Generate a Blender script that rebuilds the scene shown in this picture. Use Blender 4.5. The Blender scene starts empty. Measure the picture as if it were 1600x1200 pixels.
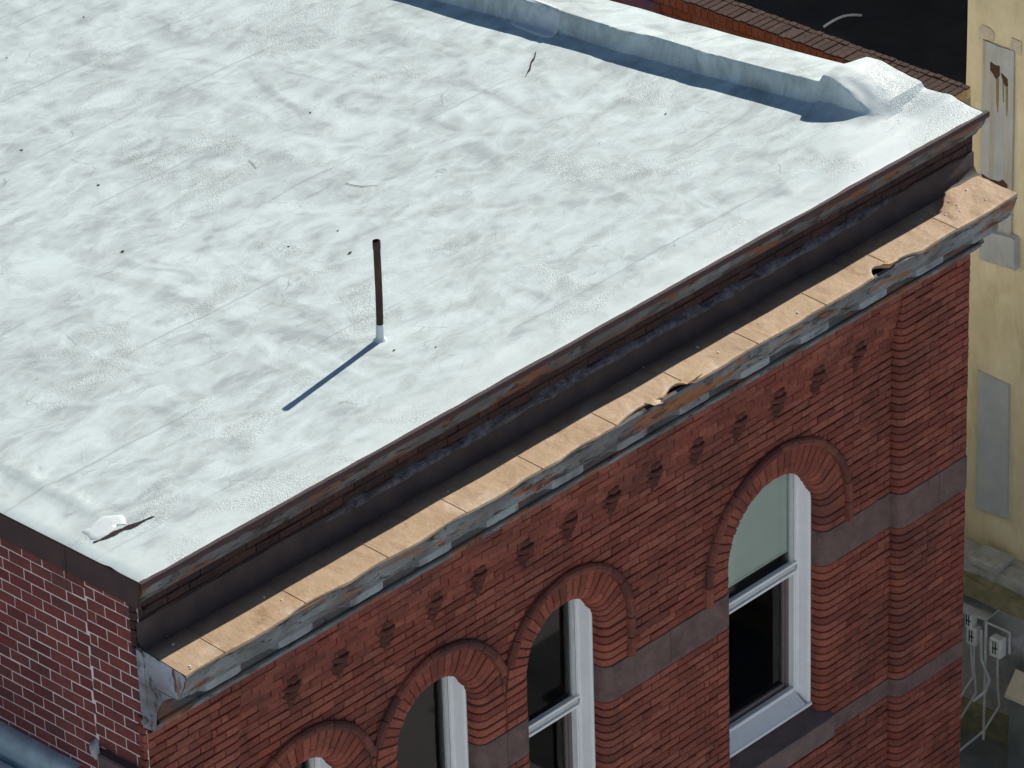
import bpy, math, random
import numpy as np
from mathutils import Matrix, Vector, noise as mnoise

random.seed(7)
C = bpy.context.scene
COL = C.collection
R = math.radians

# ------------------------------------------------------------------ camera
F = 7680.0                                   # focal length in photo pixels (1600 wide)
YAW, PITCH, ROLL = R(46.09), R(29.87), R(-1.866)
fwd = np.array([math.sin(YAW)*math.cos(PITCH), math.cos(YAW)*math.cos(PITCH), -math.sin(PITCH)])
_r = np.array([math.cos(YAW), -math.sin(YAW), 0.0])
_u = np.cross(_r, fwd)
cr = math.cos(ROLL)*_r + math.sin(ROLL)*_u
cu = -math.sin(ROLL)*_r + math.cos(ROLL)*_u
def ray(px, py):
    d = fwd*F + cr*(px-800) - cu*(py-600)
    return d/np.linalg.norm(d)
CAM = -33.0*ray(217, 908)                    # roof corner is the origin
def at(px, py, axis, val):
    """where the sight line of a photo pixel meets the plane axis = val"""
    d = ray(px, py)
    return CAM + d*((val-CAM[axis])/d[axis])
cam = bpy.data.cameras.new('camera'); cam.sensor_width = 36; cam.lens = F/1600*36
cam.clip_start = 1; cam.clip_end = 2000
co = bpy.data.objects.new('camera', cam); COL.objects.link(co)
co.matrix_world = Matrix(((cr[0], cu[0], -fwd[0], CAM[0]), (cr[1], cu[1], -fwd[1], CAM[1]), (cr[2], cu[2], -fwd[2], CAM[2]), (0, 0, 0, 1)))
C.camera = co

# ------------------------------------------------------------------ light
SUN_TO = Vector((1.144, 0.176, 0.816)).normalized()
w = bpy.data.worlds.new('World'); C.world = w; w.use_nodes = True
n = w.node_tree.nodes; sky = n.new('ShaderNodeTexSky'); sky.sky_type = 'NISHITA'; sky.sun_disc = False
sky.sun_elevation = math.asin(SUN_TO.z); sky.sun_rotation = math.atan2(SUN_TO.x, SUN_TO.y)
sky.altitude = 50; sky.air_density = 1.0; sky.dust_density = 0.3; sky.ozone_density = 5.0
bg = n['Background']; bg.inputs[1].default_value = 0.052
w.node_tree.links.new(sky.outputs[0], bg.inputs[0])
sd = bpy.data.lights.new('sun', 'SUN'); sd.energy = 4.85; sd.angle = R(0.53); sd.color = (1.0, 0.94, 0.85)
so = bpy.data.objects.new('sun', sd); COL.objects.link(so)
so.rotation_euler = SUN_TO.to_track_quat('Z', 'Y').to_euler()
so.location = (30, 5, 25)
vs = C.view_settings; vs.view_transform = 'Standard'; vs.look = 'None'; vs.exposure = 0.0; vs.gamma = 1; vs.use_curve_mapping = False
C.cycles.max_bounces = 8; C.cycles.diffuse_bounces = 5

# ------------------------------------------------------------------ helpers
def smooth(a, b, x):
    t = min(1, max(0, (x-a)/(b-a))); return t*t*(3-2*t)
def nz(x, y=0., z=0.):
    return mnoise.noise(Vector((x, y, z)))

class MB:
    def __init__(self): self.v = []; self.f = []; self.mi = []
    def add(self, vs_, fs, mi=0):
        b = len(self.v); self.v += [tuple(map(float, p)) for p in vs_]
        for f in fs: self.f.append(tuple(b+i for i in f)); self.mi.append(mi)
    def box(self, x0, x1, y0, y1, z0, z1, ch=0.0, mi=0):
        if ch <= 0:
            self.add([(x, y, z) for x in (x0, x1) for y in (y0, y1) for z in (z0, z1)],
                     [(0, 1, 3, 2), (4, 6, 7, 5), (0, 4, 5, 1), (2, 3, 7, 6), (0, 2, 6, 4), (1, 5, 7, 3)], mi)
            return
        c = ch; cx, cy, cz = (x0+x1)/2, (y0+y1)/2, (z0+z1)/2; hx, hy, hz = (x1-x0)/2, (y1-y0)/2, (z1-z0)/2
        c = min(c, hx*.9, hy*.9, hz*.9)
        V = []; idx = {}
        for sx in (-1, 1):
            for sy in (-1, 1):
                for sz in (-1, 1):
                    for a in range(3):
                        d = [hx-c, hy-c, hz-c]; d[a] += c
                        idx[(sx, sy, sz, a)] = len(V); V.append((cx+sx*d[0], cy+sy*d[1], cz+sz*d[2]))
        Fc = []
        S = (-1, 1)
        for a in range(3):
            b, e = [i for i in range(3) if i != a]
            for s in S:
                q = []
                for (p, r) in ((-1, -1), (1, -1), (1, 1), (-1, 1)):
                    k = [0, 0, 0]; k[a] = s; k[b] = p; k[e] = r; q.append(idx[(*k, a)])
                Fc.append(q)
        for a in range(3):
            b, e = [i for i in range(3) if i != a]
            for p in S:
                for r in S:
                    k0 = [0, 0, 0]; k0[b] = p; k0[e] = r; k1 = list(k0); k0[a] = -1; k1[a] = 1
                    Fc.append([idx[(*k0, b)], idx[(*k1, b)], idx[(*k1, e)], idx[(*k0, e)]])
        for key in [(sx, sy, sz) for sx in S for sy in S for sz in S]:
            Fc.append([idx[(*key, 0)], idx[(*key, 1)], idx[(*key, 2)]])
        self.add(V, Fc, mi)
    def grid(self, P, mi=0):
        """P: rows of equal length point lists"""
        nr, nc = len(P), len(P[0]); b = len(self.v)
        for row in P: self.v += [tuple(map(float, p)) for p in row]
        for i in range(nr-1):
            for j in range(nc-1):
                self.f.append((b+i*nc+j, b+i*nc+j+1, b+(i+1)*nc+j+1, b+(i+1)*nc+j)); self.mi.append(mi)
    def tube(self, pts, r, seg=10, cap=True, mi=0):
        pts = [Vector(p) for p in pts]; rings = []
        for i, p in enumerate(pts):
            t = (pts[min(i+1, len(pts)-1)]-pts[max(i-1, 0)]).normalized()
            a = t.orthogonal().normalized() if i == 0 else (pa - t*pa.dot(t)).normalized()
            pa = a; b = t.cross(a); rr = r[i] if hasattr(r, '__len__') else r
            rings.append([p+a*rr*math.cos(k*2*math.pi/seg)+b*rr*math.sin(k*2*math.pi/seg) for k in range(seg)])
        b0 = len(self.v)
        for rg in rings: self.v += [tuple(q) for q in rg]
        for i in range(len(rings)-1):
            for k in range(seg):
                k2 = (k+1) % seg
                self.f.append((b0+i*seg+k, b0+i*seg+k2, b0+(i+1)*seg+k2, b0+(i+1)*seg+k)); self.mi.append(mi)
        if cap:
            self.f.append(tuple(b0+k for k in reversed(range(seg)))); self.mi.append(mi)
            self.f.append(tuple(b0+(len(rings)-1)*seg+k for k in range(seg))); self.mi.append(mi)
    def build(self, name, mats, parent=None, smooth_=False, normals=False):
        me = bpy.data.meshes.new(name); me.from_pydata(self.v, [], self.f)
        if not isinstance(mats, (list, tuple)): mats = [mats]
        for m in mats: me.materials.append(m)
        me.polygons.foreach_set('material_index', self.mi)
        if smooth_: me.polygons.foreach_set('use_smooth', [True]*len(self.f))
        me.update()
        if normals:
            import bmesh
            bm = bmesh.new(); bm.from_mesh(me); bmesh.ops.recalc_face_normals(bm, faces=bm.faces); bm.to_mesh(me); bm.free()
        o = bpy.data.objects.new(name, me); COL.objects.link(o)
        if parent is not None:
            o.parent = parent
            L = Vector((0, 0, 0)); p = parent
            while p is not None: L += p.location; p = p.parent
            if L.length > 0: me.transform(Matrix.Translation(-L))
        return o

def thing(name, label, cat, loc=(0, 0, 0), group=None):
    o = bpy.data.objects.new(name, None); COL.objects.link(o); o.location = loc; o.empty_display_size = .2
    o['label'] = label; o['category'] = cat
    if group: o['group'] = group
    return o
def tag(o, label, cat, group=None):
    o['label'] = label; o['category'] = cat
    if group: o['group'] = group
    return o

# ------------------------------------------------------------------ materials
class NT:
    def __init__(self, name):
        self.m = bpy.data.materials.new(name); self.m.use_nodes = True
        self.t = self.m.node_tree; self.b = self.t.nodes['Principled BSDF']
        self.tc = self.t.nodes.new('ShaderNodeTexCoord'); self.geo = self.t.nodes.new('ShaderNodeNewGeometry')
    def link(self, a, b): self.t.links.new(a, b)
    def put(self, sock, v):
        if hasattr(v, 'is_linked'): self.link(v, sock)
        else:
            if isinstance(v, (tuple, list)) and len(v) == 3 and sock.type == 'RGBA': v = (*v, 1)
            sock.default_value = v
    def map(self, scale=(1, 1, 1), rot=(0, 0, 0), src=None, loc=(0, 0, 0)):
        k = self.t.nodes.new('ShaderNodeMapping'); k.inputs['Scale'].default_value = scale; k.inputs['Rotation'].default_value = rot; k.inputs['Location'].default_value = loc
        self.link(src or self.tc.outputs['Object'], k.inputs['Vector']); return k.outputs[0]
    def noise(self, scale, detail=4, rough=.55, dist=0., vec=None):
        k = self.t.nodes.new('ShaderNodeTexNoise'); k.inputs['Scale'].default_value = scale; k.inputs['Detail'].default_value = detail
        k.inputs['Roughness'].default_value = rough; k.inputs['Distortion'].default_value = dist
        self.link(vec or self.tc.outputs['Object'], k.inputs['Vector']); return k.outputs['Fac']
    def voro(self, scale, feature='DISTANCE_TO_EDGE', vec=None, rnd=1.):
        k = self.t.nodes.new('ShaderNodeTexVoronoi'); k.feature = feature; k.inputs['Scale'].default_value = scale
        k.inputs['Randomness'].default_value = rnd
        self.link(vec or self.tc.outputs['Object'], k.inputs['Vector']); return k.outputs['Distance']
    def ramp(self, fac, stops):
        k = self.t.nodes.new('ShaderNodeValToRGB'); e = k.color_ramp.elements
        while len(e) < len(stops): e.new(.5)
        for i, (p, c) in enumerate(stops):
            e[i].position = p; e[i].color = (*c, 1) if hasattr(c, '__len__') else (c, c, c, 1)
        self.put(k.inputs[0], fac); return k.outputs[0]
    def step(self, fac, a, b): return self.ramp(fac, [(a, 0.), (b, 1.)])
    def math(self, op, a, b=0.):
        k = self.t.nodes.new('ShaderNodeMath'); k.operation = op; self.put(k.inputs[0], a); self.put(k.inputs[1], b); return k.outputs[0]
    def mix(self, fac, a, b, mode='MIX'):
        k = self.t.nodes.new('ShaderNodeMix'); k.data_type = 'RGBA'; k.blend_type = mode
        self.put(k.inputs[0], fac); self.put(k.inputs[6], a); self.put(k.inputs[7], b); return k.outputs[2]
    def bump(self, h, strength=.5, dist=.01, prev=None):
        k = self.t.nodes.new('ShaderNodeBump'); k.inputs['Strength'].default_value = strength; k.inputs['Distance'].default_value = dist
        self.put(k.inputs['Height'], h)
        if prev is not None: self.link(prev, k.inputs['Normal'])
        return k.outputs[0]
    def out(self, col=None, rough=.8, normal=None, metal=0., spec=.5):
        if col is not None: self.put(self.b.inputs['Base Color'], col)
        self.put(self.b.inputs['Roughness'], rough); self.b.inputs['Metallic'].default_value = metal
        self.b.inputs['Specular IOR Level'].default_value = spec
        if normal is not None: self.link(normal, self.b.inputs['Normal'])
        return self.m
    @property
    def rnd(self): return self.geo.outputs['Random Per Island']
    def xyz(self, src=None):
        k = self.t.nodes.new('ShaderNodeSeparateXYZ'); self.link(src or self.tc.outputs['Object'], k.inputs[0]); return k.outputs

def brick_mat(name, stops, soot=(.05, .03, .028), soot_amt=.5, bump=.6, pale=None):
    t = NT(name)
    c = t.ramp(t.rnd, stops)
    n1 = t.noise(38, 5, .65); c = t.mix(t.step(n1, .35, .75), c, t.mix(1., c, (.62, .58, .58), 'MULTIPLY'))
    n2 = t.noise(1.6, 6, .65, .6)
    c = t.mix(t.math('MULTIPLY', t.step(n2, .46, .74), soot_amt), c, soot)
    n4 = t.noise(9, 4, .6, .4, t.map((1, 1, .35)))
    c = t.mix(t.math('MULTIPLY', t.step(n4, .56, .72), soot_amt*.75), c, soot)
    n3 = t.noise(120, 3, .7)
    c = t.mix(t.math('MULTIPLY', t.step(n3, .62, .74), .35), c, pale or (.42, .27, .2))
    b = t.bump(t.noise(60, 5, .7), bump, .012); b = t.bump(t.noise(14, 3, .6), .5, .02, b)
    return t.out(c, .9, b, spec=.25)
M = {}
M['brick'] = brick_mat('brick_face', [(0, (.21, .06, .043)), (.25, (.265, .076, .053)), (.6, (.30, .094, .064)), (.85, (.345, .118, .082)), (1, (.19, .055, .042))], soot_amt=.6)
M['brick_arch'] = brick_mat('brick_moulded', [(0, (.22, .062, .044)), (.5, (.31, .09, .06)), (1, (.37, .12, .08))], soot_amt=.55)
M['brick_hood'] = brick_mat('brick_hood', [(0, (.14, .05, .04)), (.5, (.22, .075, .055)), (1, (.3, .1, .07))], soot=(.05, .034, .034), soot_amt=1.)
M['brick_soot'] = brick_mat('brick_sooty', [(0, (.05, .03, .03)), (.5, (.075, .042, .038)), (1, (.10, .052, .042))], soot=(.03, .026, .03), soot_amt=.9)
M['brick_side'] = brick_mat('brick_side', [(0, (.2, .055, .05)), (.3, (.26, .07, .06)), (.65, (.3, .085, .07)), (1, (.19, .07, .065))], soot=(.08, .045, .045), soot_amt=.6)
M['brick_tan'] = brick_mat('brick_orange', [(0, (.70, .42, .15)), (.5, (.80, .52, .2)), (1, (.86, .6, .27))], soot=(.2, .1, .05), soot_amt=.25)
M['brick_cope'] = brick_mat('brick_coping', [(0, (.085, .055, .042)), (.5, (.1, .064, .048)), (1, (.12, .074, .055))], soot=(.05, .035, .03), soot_amt=.6)

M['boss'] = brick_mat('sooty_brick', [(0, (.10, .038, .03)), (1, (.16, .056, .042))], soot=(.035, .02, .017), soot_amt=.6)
def simple(name, col, rough=.8, nscale=12, var=.35, bump=.3, bd=.01, metal=0, spec=.4, dark=None):
    t = NT(name); n1 = t.noise(nscale, 6, .6, .3)
    d = dark or tuple(c*.55 for c in col)
    c = t.mix(t.math('MULTIPLY', t.step(n1, .35, .7), var*1.6), col, d)
    return t.out(c, rough, t.bump(t.noise(nscale*4, 4, .6), bump, bd), metal, spec)
M['mortar_dark'] = simple('mortar_dark', (.085, .04, .032), .95, 20)
M['mortar_pale'] = simple('mortar_pale', (.9, .8, .76), .95, 9, .25, .6, dark=(.5, .4, .38))
M['mortar_tan'] = simple('mortar_tan', (.5, .38, .24), .95, 14, .3)
M['soot'] = simple('soot', (.05, .028, .022), .95, 20)
M['dark_inside'] = simple('dark_room', (.03, .03, .035), .9)
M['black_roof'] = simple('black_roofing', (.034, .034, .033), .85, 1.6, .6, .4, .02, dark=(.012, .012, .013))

def roof_mat():
    t = NT('roof_coating')
    x, y, z = t.xyz()
    def warped(amount, scale, base=None):
        k = t.t.nodes.new('ShaderNodeTexNoise'); k.inputs['Scale'].default_value = scale; k.inputs['Detail'].default_value = 3
        t.link(base or t.tc.outputs['Object'], k.inputs['Vector'])
        a = t.t.nodes.new('ShaderNodeVectorMath'); a.operation = 'MULTIPLY_ADD'
        t.link(k.outputs['Color'], a.inputs[0]); a.inputs[1].default_value = (amount,)*3
        t.link(base or t.tc.outputs['Object'], a.inputs[2]); return a.outputs[0]
    vA = t.map((1, 2.4, 1), (0, 0, R(-8)), warped(.5, 1.2), (17.3, 5.2, 2.1))
    vB = t.map((2.2, 1, 1), (0, 0, R(35)), warped(.6, .9), (4.7, 23.1, 3.3))
    nA = t.noise(1.5, 5, .55, .9, vA)
    nB = t.noise(1.2, 5, .55, 1.2, vB)
    sel = t.step(t.noise(.55, 3, .5, .6), .47, .55)
    g = t.mix(sel, nA, nB)
    f = t.noise(4.0, 6, .6, .7, t.map((1, 1.7, 1), (0, 0, R(22)), warped(.45, 1.6)))
    tone = t.math('ADD', t.math('MULTIPLY', g, .56), t.math('MULTIPLY', f, .44))
    c = t.ramp(tone, [(.37, (.77, .90, .88)), (.44, (.70, .815, .80)), (.50, (.62, .72, .705)), (.56, (.54, .62, .61)), (.63, (.45, .51, .51))])
    # worn, speckled areas where the grain of the felt shows
    worn = t.step(t.noise(1.0, 5, .6, .8, vA), .5, .62)
    gr = t.noise(55, 4, .75, .3, t.map((1, 2.2, 1), (0, 0, R(25))))
    c = t.mix(t.math('MULTIPLY', t.math('MULTIPLY', t.step(gr, .52, .62), worn), .45), c, (.36, .41, .42))
    gf = t.noise(38, 5, .7, .5, t.map((1, 2.4, 1), (0, 0, R(12)))); c = t.mix(t.math('MULTIPLY', t.step(gf, .48, .66), .22), c, (.34, .375, .38))
    # white sweeps of the roller
    s = t.noise(1.05, 3, .45, 2.6, t.map((1, 2.0, 1), (0, 0, R(55))))
    c = t.mix(t.math('MULTIPLY', t.step(s, .52, .70), .5), c, (.75, .86, .85))
    s2 = t.noise(1.6, 4, .5, 1.8, t.map((1, 2.8, 1), (0, 0, R(-15))))
    c = t.mix(t.math('MULTIPLY', t.step(s2, .53, .70), .45), c, (.76, .87, .855))
    # fresher coat along the edges and over the pier
    ed = t.math('ADD', t.math('MULTIPLY', t.noise(2.2, 5, .6, .8), .8), t.math('MINIMUM', x, t.math('ADD', y, .03)))
    c = t.mix(t.math('MULTIPLY', t.math('SUBTRACT', 1., t.step(ed, .5, .85)), .6), c, (.74, .84, .82))
    pr = t.math('SUBTRACT', t.math('ADD', x, t.math('MULTIPLY', t.noise(3, 4, .6), .5)), y)
    c = t.mix(t.math('MULTIPLY', t.step(t.math('MULTIPLY', pr, .1), .76, .80), .7), c, (.88, .97, .95))
    # lapped seams of the felt sheets
    wy = t.math('ADD', y, t.math('MULTIPLY', t.noise(1.4, 3, .5), .10))
    fy = t.math('ABSOLUTE', t.math('SUBTRACT', t.math('FRACT', t.math('MULTIPLY', wy, 1.06)), .5))
    sm = t.math('MULTIPLY', t.math('SUBTRACT', 1., t.step(fy, .004, .016)), t.step(t.noise(1.1, 4, .6), .44, .56))
    c = t.mix(t.math('MULTIPLY', sm, .4), c, (.3, .33, .34))
    # hairline cracks and scuffs
    for sc_, th, am, rt in ((1.0, .006, .6, -4), (1.7, .007, .5, 40)):
        ln = t.voro(sc_, vec=t.map((1, 2.6, 1), (0, 0, R(rt)), warped(.35, 2.3)))
        lm = t.math('MULTIPLY', t.math('SUBTRACT', 1., t.step(ln, .0, th)), t.math('MULTIPLY', t.step(t.noise(2.7, 4, .6, .3), .53, .6), am))
        c = t.mix(lm, c, (.2, .21, .22))
    sp = t.noise(64, 2, .5); c = t.mix(t.math('MULTIPLY', t.step(sp, .75, .775), .6), c, (.18, .16, .16))
    # alligatoring, only in patches
    pm = t.step(t.noise(.95, 4, .6, .6, t.map((1, 1.5, 1))), .55, .63)
    al = t.voro(34, vec=t.map((1, 1.7, 1), (0, 0, R(35)), warped(.05, 9)))
    als = t.step(al, .0, .16)
    c = t.mix(t.math('MULTIPLY', t.math('MULTIPLY', t.math('SUBTRACT', 1., als), pm), .35), c, (.3, .33, .34))
    b = t.bump(t.math('MULTIPLY', als, pm), .35, .008)
    b = t.bump(t.math('MULTIPLY', gr, worn), .2, .006, b)
    b = t.bump(f, .12, .03, b)
    return t.out(c, .55, b, spec=.35)
M['roof'] = roof_mat()
M['roof_patch'] = simple('roof_patch', (.80, .88, .88), .6, 6, .12, .3)
M['tear'] = simple('torn_felt', (.06, .035, .03), .95, 30, .5, .8)

def peel_mat(name, paint, paint2, rust, under, thr=.5, sc=(1, 3, 3)):
    t = NT(name)
    v = t.map(sc)
    c = t.mix(t.noise(5, 5, .6), paint, paint2)
    c = t.mix(t.math('MULTIPLY', t.step(t.noise(2.2, 4, .6, .5), .38, .66), .75), c, under)
    r = t.noise(1.7, 6, .65, .6, v)
    c = t.mix(t.step(r, thr, thr+.07), c, rust)
    u = t.noise(3.4, 7, .7, .8, t.map(tuple(a*1.3 for a in sc)))
    c = t.mix(t.step(u, thr+.04, thr+.09), c, under)
    k = t.noise(13, 6, .7, 1., t.map((1, 5, 5)))
    c = t.mix(t.math('MULTIPLY', t.step(k, .58, .66), .8), c, under)
    h = t.math('SUBTRACT', 1., t.step(u, thr+.03, thr+.1))
    b = t.bump(h, .7, .012); b = t.bump(t.noise(30, 5, .7, 1., t.map((1, 3, 3))), .6, .012, b)
    return t.out(c, .75, b, spec=.35)
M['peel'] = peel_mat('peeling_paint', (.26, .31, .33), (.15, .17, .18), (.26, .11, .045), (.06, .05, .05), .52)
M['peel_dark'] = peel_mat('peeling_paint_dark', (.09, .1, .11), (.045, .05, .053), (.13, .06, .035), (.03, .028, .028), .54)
M['peel_pale'] = peel_mat('peeling_paint_pale', (.52, .57, .62), (.4, .44, .5), (.28, .15, .08), (.12, .1, .09), .55, (3, 2, 1))
M['peel_mod'] = peel_mat('peeling_paint_block', (.36, .42, .45), (.26, .3, .32), (.2, .1, .05), (.12, .12, .12), .57)
M['peel_eave'] = peel_mat('peeling_eaves', (.22, .26, .28), (.12, .13, .14), (.2, .085, .04), (.05, .038, .038), .515)
M['lip'] = simple('rusted_lip', (.06, .03, .036), .7, 9, .4, .4, dark=(.03, .018, .02))
M['fascia'] = simple('brown_fascia', (.075, .04, .035), .65, 4, .5, .3, dark=(.045, .03, .032))
def tan_mat():
    t = NT('tan_metal')
    c = t.ramp(t.noise(2.2, 6, .6, .5), [(.3, (.46, .315, .185)), (.55, (.54, .375, .225)), (.8, (.6, .44, .29))])
    c = t.mix(t.math('MULTIPLY', t.step(t.noise(30, 5, .7), .6, .75), .4), c, (.3, .19, .11))
    c = t.mix(t.math('MULTIPLY', t.step(t.noise(9, 5, .6, 1.), .6, .7), .35), c, (.66, .5, .36))
    st = t.noise(7, 6, .7, .5, t.map((1.6, .35, 1)))
    c = t.mix(t.math('MULTIPLY', t.step(st, .53, .66), .5), c, (.33, .2, .12))
    rs_ = t.noise(2.6, 7, .7, .6); c = t.mix(t.math('MULTIPLY', t.step(rs_, .6, .68), .6), c, (.3, .15, .07))
    lw = t.noise(4, 6, .65, .4); c = t.mix(t.math('MULTIPLY', t.step(lw, .58, .66), .5), c, (.68, .55, .42))
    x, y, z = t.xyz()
    # gutter soot, spread and darkened to paint the eaves' shade onto the ledge
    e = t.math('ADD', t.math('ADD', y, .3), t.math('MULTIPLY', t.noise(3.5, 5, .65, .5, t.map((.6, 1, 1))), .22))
    keep = t.math('SUBTRACT', 1., t.step(t.math('MULTIPLY', x, .1), .80, .86))  # no painted shade at the right end, where the sun reaches
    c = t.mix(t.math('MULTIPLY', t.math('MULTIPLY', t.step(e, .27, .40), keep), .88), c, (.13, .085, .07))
    return t.out(c, .6, t.bump(t.noise(5, 5, .6), .55, .03), spec=.4)
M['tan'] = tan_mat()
M['flashing'] = simple('shaded_flashing', (.10, .07, .06), .7, 5, .5, .4, .01, dark=(.05, .035, .035))  # tan ledge metal coloured dark, painting the gutter's shade into it
M['stone'] = simple('brownstone', (.17, .11, .1), .9, 6, .55, .7, .02, dark=(.08, .055, .052))
M['stone_sill'] = simple('brownstone_sill', (.17, .12, .115), .9, 7, .4, .5, .015, dark=(.08, .062, .068))
M['white'] = simple('white_frame_paint', (.82, .85, .86), .45, 9, .1, .15, .004)
M['sash'] = simple('sash_paint', (.55, .58, .58), .5, 14, .2, .2, .004)
M['track'] = simple('window_track', (.16, .13, .13), .6, 14, .2, .2, .004)
M['blind'] = simple('roller_blind', (.74, .82, .74), .9, 3, .12, .1)
def glass_mat():
    t = NT('window_glass')
    for k in list(t.t.nodes):
        if k.type == 'BSDF_PRINCIPLED': t.t.nodes.remove(k)
    N = t.t.nodes; o = N['Material Output']
    tr = N.new('ShaderNodeBsdfTransparent'); tr.inputs[0].default_value = (.82, .86, .85, 1)
    gl = N.new('ShaderNodeBsdfGlossy'); gl.inputs['Roughness'].default_value = .03
    fr = N.new('ShaderNodeFresnel'); fr.inputs[0].default_value = 1.38
    mx = N.new('ShaderNodeMixShader'); t.link(fr.outputs[0], mx.inputs[0]); t.link(tr.outputs[0], mx.inputs[1]); t.link(gl.outputs[0], mx.inputs[2])
    t.link(mx.outputs[0], o.inputs[0]); return t.m
M['glass'] = glass_mat()
def rust_pipe():
    t = NT('rusty_pipe')
    c = t.ramp(t.noise(16, 6, .7, .5, t.map((1, 1, .25))), [(.3, (.03, .016, .018)), (.55, (.07, .03, .025)), (.75, (.16, .075, .05))])
    return t.out(c, .75, t.bump(t.noise(60, 4), .5, .006), spec=.4)
M['pipe'] = rust_pipe()
def stucco():
    t = NT('stucco')
    c = t.ramp(t.noise(.9, 6, .6, .4), [(.28, (.56, .49, .31)), (.5, (.70, .63, .43)), (.72, (.8, .75, .57))])
    c = t.mix(t.math('MULTIPLY', t.step(t.noise(1.4, 6, .65, .4, t.map((1, 1, .3))), .5, .7), .5), c, (.45, .36, .2))
    c = t.mix(t.math('MULTIPLY', t.step(t.noise(6, 5, .65, .5, t.map((1, 1, .25))), .55, .68), .35), c, (.4, .33, .2))
    c = t.mix(t.math('MULTIPLY', t.step(t.noise(2.1, 6, .7, .3), .56, .66), .4), c, (.82, .76, .56))
    return t.out(c, .95, t.bump(t.noise(40, 5, .7), .5, .01), spec=.2)
M['stucco'] = stucco()
def sheet(name, rusty):
    t = NT(name)
    c = t.mix(t.step(t.noise(4, 5, .6), .35, .7), (.45, .48, .49), (.36, .39, .41))
    if rusty:
        v = t.map((6, 6, .35)); s = t.noise(1.6, 5, .6, .2, v)
        c = t.mix(t.math('MULTIPLY', t.step(s, .52, .68), .7), c, (.34, .27, .13))
    return t.out(c, .55, t.bump(t.noise(3, 3), .2, .03), spec=.4)
M['sheet'] = sheet('grey_sheet', False); M['sheet_rust'] = sheet('grey_sheet_stained', True)
M['stain'] = simple('rust_stain', (.3, .24, .12), .9, 20, .6, .2, dark=(.2, .12, .05))
M['rust'] = simple('rust', (.1, .045, .025), .9, 40, .5, .6)
M['plaster'] = simple('plaster_patch', (.6, .54, .42), .95, 18, .35, .5)
M['concrete'] = simple('concrete', (.52, .52, .49), .95, 9, .45, .6, .02, dark=(.24, .25, .24))
M['moss'] = simple('mossy_stone', (.34, .29, .17), .95, 9, .5, .8, .02, dark=(.13, .16, .07))
M['deck'] = simple('dark_deck', (.22, .24, .22), .6, 2.2, .5, .3, .01, dark=(.1, .115, .105))
M['galv'] = simple('galvanised', (.7, .72, .71), .5, 12, .35, .2, .005)
M['box'] = simple('meter_box_paint', (.85, .88, .84), .5, 14, .25, .2, .004)
M['slot'] = simple('black_slot', (.015, .015, .015), .6)
M['carton'] = simple('tan_lid', (.85, .74, .55), .9, 8, .2, .2)
M['lowroof'] = simple('low_roof_coating', (.82, .86, .9), .7, 4, .35, .5, .02)
M['flash_blue'] = simple('blue_flashing', (.66, .8, .84), .5, 7, .4, .4, .01, dark=(.4, .44, .4))
M['leaf'] = simple('dead_leaf', (.05, .035, .03), .9, 60)
M['chip'] = simple('paint_chip', (.85, .85, .8), .6, 60, .1)
M['bounce_wall'] = simple('bounce_surface', (.70, .78, .88), .9, .5, .1, .2)  # tinted blue so the added block bounces cool light
M['bounce_skin'] = simple('white_bounce_skin', (.84, .8, .7), .9, .7, .12, .2)  # white for the added face that bounces sun onto the stucco
M['ground'] = simple('pale_concrete', (.74, .72, .69), .95, .6, .15, .3)
M['tar'] = simple('tar_smear', (.2, .2, .24), .85, 14, .6, 1., .03, dark=(.03, .03, .035))

# ------------------------------------------------------------------ ground
g = MB(); g.grid([[(-600, -600, -13), (600, -600, -13)], [(-600, 600, -13), (600, 600, -13)]])
o = g.build('ground', M['ground']); o['kind'] = 'structure'

# unseen pale mass added behind the camera to bounce sunlight onto the facade
PB = thing('bounce_building', 'unseen pale block added behind the camera to bounce sunlight', 'building', (-30, -30, -13))
m = MB(); m.box(-34, -19.6, -62, -9, -13, 6.5); m.build('wall', M['bounce_wall'], PB)  # lower mass of the added bounce block
m = MB(); m.box(-60, -34.01, -62, -9, -13, 15.5); m.build('added_tower', M['bounce_wall'], PB)

# ------------------------------------------------------------------ main building
BLD = thing('brick_building', 'red brick building with a white coated roof, tan cornice ledge and arched windows', 'building', (0, 0, -13))
BW = 9.07
def xr(y): return BW - .14*max(0., y)      # the party wall on the right is not square to the street

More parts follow.
